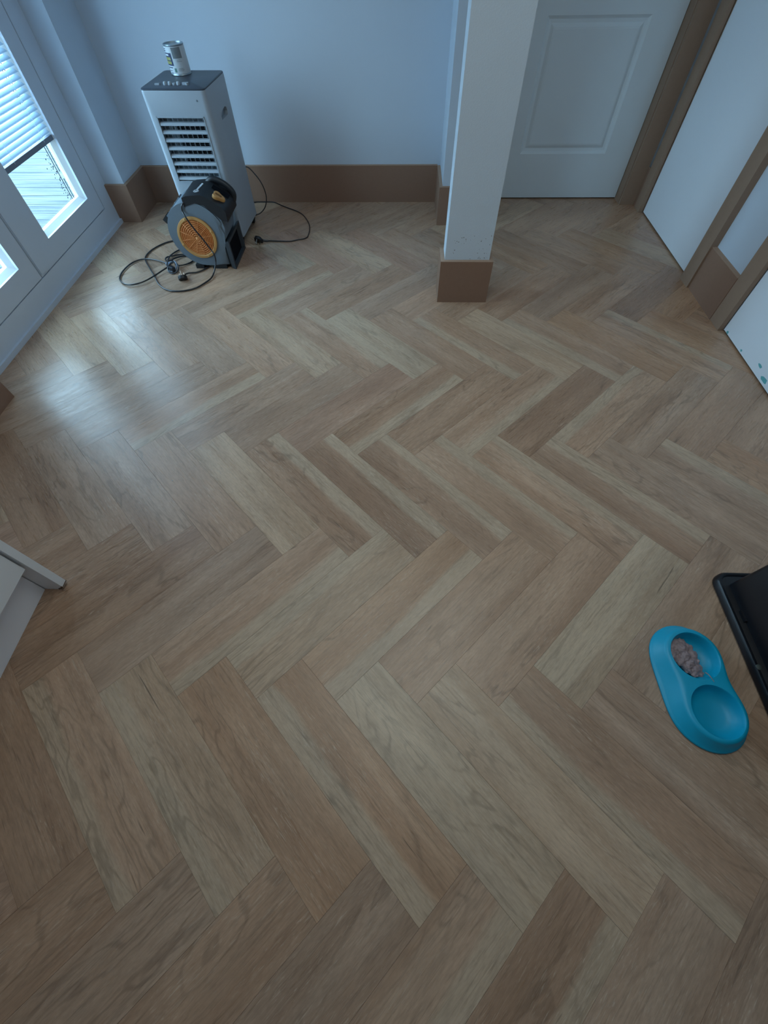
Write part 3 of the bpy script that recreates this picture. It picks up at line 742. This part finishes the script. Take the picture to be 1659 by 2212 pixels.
# rear stand arm at the upper left with a rubber end
bm = bmesh.new(); abox(bm, -.090, .046, -.020, .020, -.010, .010)
arm = fin('stand_arm', bm, GREYP, BL, bevel=.004, smooth=True); arm.location = (-.112, .130, .264); arm.rotation_euler = (0, R(-40), 0)
bm = bmesh.new(); abox(bm, -.118, -.088, -.024, .024, -.014, .014); rb = fin('rubber_end', bm, RUBB, arm, bevel=.006, smooth=True)
for u in (-.045, -.005):
    bm = bmesh.new(); lathe(bm, [(0, .010), (.005, .010), (.005, .012), (0, .0125)], 12, Matrix.Translation((u, 0, 0))); fin('screw', bm, CHROME, arm, smooth=True)
# logo: V in a ring, then the word
cu = bpy.data.curves.new('logo', 'FONT'); cu.body = 'acmaster'; cu.size = .021; cu.extrude = .0003; cu.offset = .0004
lo = bpy.data.objects.new('logo_word', cu); link(lo); bpy.context.view_layer.update(); dg = bpy.context.evaluated_depsgraph_get()
lm_ = bpy.data.meshes.new_from_object(lo.evaluated_get(dg)); bpy.data.objects.remove(lo); lm_.materials.append(LOGO)
lo = bpy.data.objects.new('logo_word', lm_); link(lo, BL); lo.location = (.052, .062, .3502); lo.rotation_euler = (0, 0, R(83))
bm = bmesh.new(); torus(bm, .0125, .0014, Matrix.Translation((.047, .045, .3500)), 28, 6)
for p, q in (((-.008, .005), (.0, -.008)), ((.0, -.008), (.009, .009))):
    tube(bm, [Vector((.047+p[0], .045+p[1], .3500)), Vector((.047+q[0], .045+q[1], .3500))], .0018, 6)
fin('logo_emblem', bm, LOGO, BL, smooth='all')
tag(BL, 'grey and black blower fan with orange round grille standing before the air cooler', 'blower fan')

# ---------------------------------------------------------------- cords
def px_path(rows): return [fl(*r) for r in rows]
def z2(x, y): return (x/1659*460+240, y/1082*300+360)
def P2(rows): return [fl(*z2(a, b), z) for a, b, z in rows]
def P3(rows, yp):      # pixels from the 350..560 x 380..600 view, on the plane y = yp
    out = []
    for a, b in rows:
        px, py = a/1659*210+350, b/1738*220+380
        d_ = RT*(px-829.5)/FPX - UP*(py-1106)/FPX + FW
        out.append(Vector((0, 0, CAMZ)) + d_*(yp/d_.y))
    return out
cr = .0038
path = P3([(560, 436), (480, 424), (400, 432)], 2.385) + P3([(348, 480), (335, 540), (350, 610)], 2.372) + P3([(400, 700), (520, 870), (680, 1060), (820, 1240)], 2.357) + P3([(888, 1340), (916, 1450)], 2.346) + P3([(905, 1570)], 2.332) + P3([(878, 1670)], 2.312)
path += P2([(780, 868, .007), (740, 900, .005), (660, 945, .005), (560, 968, .005), (450, 965, .005), (380, 925, .005), (340, 860, .006), (300, 790, .010), (268, 730, .006), (275, 690, .005), (330, 640, .005), (420, 595, .005), (510, 572, .005), (600, 560, .005)])
bm = bmesh.new(); tube(bm, catmull(path, 6), cr, 8)
cd1 = fin('power_cord', bm, CABLE, smooth='all')
for rows in ([(470, 775, .013), (430, 790, .014), (350, 842, .010), (270, 888, .010), (190, 915, .009), (120, 918, .008), (78, 895, .007), (68, 860, .006), (95, 810, .006), (160, 752, .006), (240, 722, .007), (330, 724, .010), (400, 742, .014), (460, 760, .018)],
             [(440, 745, .012), (455, 700, .010), (500, 665, .006), (560, 635, .005), (640, 600, .005)],
             [(448, 752, .012), (428, 732, .010), (424, 716, .008), (444, 702, .008), (500, 690, .006), (560, 684, .005), (640, 690, .005)],
             [(460, 735, .012), (500, 712, .009), (560, 698, .006), (640, 694, .005)],
             [(515, 772, .010), (580, 762, .006), (630, 740, .005), (655, 715, .005), (700, 680, .005)],
             [(560, 850, .012), (600, 830, .008), (660, 824, .005), (710, 808, .005), (760, 780, .005)]):
    bm = bmesh.new(); tube(bm, catmull(P2(rows), 6), cr, 8); fin('cord_strand', bm, CABLE, cd1, smooth='all')
# coils held by the tie
for k, (ax, ay, zz, rx_, ry_, tl) in enumerate(((478, 778, .020, .026, .030, 35), (484, 790, .018, .030, .034, 25), (470, 770, .024, .022, .026, 50))):
    c0 = fl(*z2(ax, ay), zz); bm = bmesh.new(); rr = []
    for q in range(29):
        a = 2*math.pi*q/28; p = Vector((rx_*math.cos(a), ry_*math.sin(a), 0)); p.rotate(Matrix.Rotation(R(tl), 3, 'X')); p.rotate(Matrix.Rotation(R(20*k-20), 3, 'Z')); p = c0+p; p.z = max(p.z, .0042); rr.append(p)
    tube(bm, rr, .0035, 7); fin('coil', bm, CABLE if k else TIE, cd1, smooth='all')
c0 = fl(*z2(447, 765), .016); bm = bmesh.new(); bmesh.ops.create_cube(bm, size=1, matrix=Matrix.Translation(c0) @ Matrix.Rotation(R(30), 4, 'Z') @ Matrix.Diagonal((.026, .016, .024, 1)))
fin('cable_tie', bm, TIE, cd1, bevel=.004, smooth=True)['label'] = 'pale grey cable tie around the coils'
c0 = fl(*z2(475, 795), .016); bm = bmesh.new(); bmesh.ops.create_cube(bm, size=1, matrix=Matrix.Translation(c0) @ Matrix.Rotation(R(-35), 4, 'Z') @ Matrix.Diagonal((.040, .022, .026, 1)))
fin('bundle_core', bm, CABLE, cd1, bevel=.007, smooth=True)
def plug(parent, loc, rz, pitch):
    """UK three-pin plug, pins along local +Y"""
    Mx = Matrix.Translation(loc) @ Matrix.Rotation(rz, 4, 'Z') @ Matrix.Rotation(pitch, 4, 'X')
    bm = bmesh.new(); pr = [(-.024, -.006), (-.020, .014), (-.010, .022), (.010, .022), (.020, .014), (.024, -.006), (.022, -.018), (.012, -.024), (-.012, -.024), (-.022, -.018)]
    loft(bm, [[Mx @ Vector((p[0]*s, y, p[1]*s)) for p in pr] for s, y in ((.80, -.013), (.97, -.010), (1.0, -.002), (1.0, .004), (.95, .006))])
    pg = fin('plug', bm, BLKP, parent, smooth=True)
    bm = bmesh.new()
    for x, z, wx, hz, ln in ((-.011, -.008, .0063, .004, .018), (.011, -.008, .0063, .004, .018), (0, .013, .004, .008, .023)):
        b2 = bmesh.new()
        v0 = len(bm.verts); abox(bm, x-wx/2, x+wx/2, .005, .005+ln, z-hz/2, z+hz/2)
    for v in bm.verts: v.co = Mx @ v.co
    fin('pin', bm, CHROME, pg, bevel=.0005)
    return pg
plug(cd1, fl(*z2(556, 862), .016), R(20), R(48))
tag(cd1, 'black power cord looping over the grille and coiled left of the blower fan', 'cord')

def z6(x, y): return (x/1659*170+520, y/1269*130+420)
# second cord: from the cooler's back down, under it, out along the skirting and round to its plug
def onY(px, py, yp):
    d_ = RT*(px-829.5)/FPX - UP*(py-1106)/FPX + FW
    return Vector((0, 0, CAMZ)) + d_*(yp/d_.y)
c2 = [Vector((-1.02, 2.985, .27)), Vector((-.96, 3.00, .26)), onY(534.5, 361, 3.0), onY(552, 378, 3.0), onY(566, 398, 3.0), onY(575, 423, 3.0), onY(573.5, 445, 2.995), onY(564, 459, 2.98)]
c2 += [Vector((-.925, 2.965, .030)), Vector((-.965, 3.00, .010)), Vector((-1.02, 3.06, .006)), Vector((-1.07, 3.13, .004)), Vector((-1.05, 3.195, .004))]
c2 += [fl(*z6(a, b), .004) for a, b in ((325, 160), (450, 148), (600, 155), (720, 170), (850, 225), (1000, 285), (1200, 360), (1320, 440), (1410, 560), (1455, 690), (1430, 840), (1370, 920), (1200, 955), (1050, 985), (850, 985), (600, 978))]
bm = bmesh.new(); cc = catmull(c2, 6)
for p in cc: p.y = min(p.y, 3.229)
tube(bm, cc, .0031, 8); cd2 = fin('power_cord', bm, CABLE, smooth='all')
bm = bmesh.new(); tube(bm, catmull([fl(*z6(600, 978), .005), fl(*z6(520, 975), .008), fl(*z6(440, 960), .012)], 4), lambda t: .0035+.004*t, 8); fin('strain_relief', bm, CABLE, cd2, smooth='all')
plug(cd2, fl(*z6(370, 960), .018), R(168), R(-30))
tag(cd2, 'black power cord and plug lying on the floor right of the air cooler', 'cord')

# ---------------------------------------------------------------- small crumbs on the floor
bm = bmesh.new()
for px, py in ((395, 688), (148, 662), (178, 647), (372, 1038), (157, 718)):
    p = fl(px, py, .0012); bmesh.ops.create_icosphere(bm, subdivisions=1, radius=.0022, matrix=Matrix.Translation(p) @ Matrix.Diagonal((1, .8, .6, 1)))
o = fin('crumb', bm, PAPER, smooth='all'); tag(o, 'tiny pale crumbs scattered on the oak floor near the patio door', 'crumbs', kind='stuff')
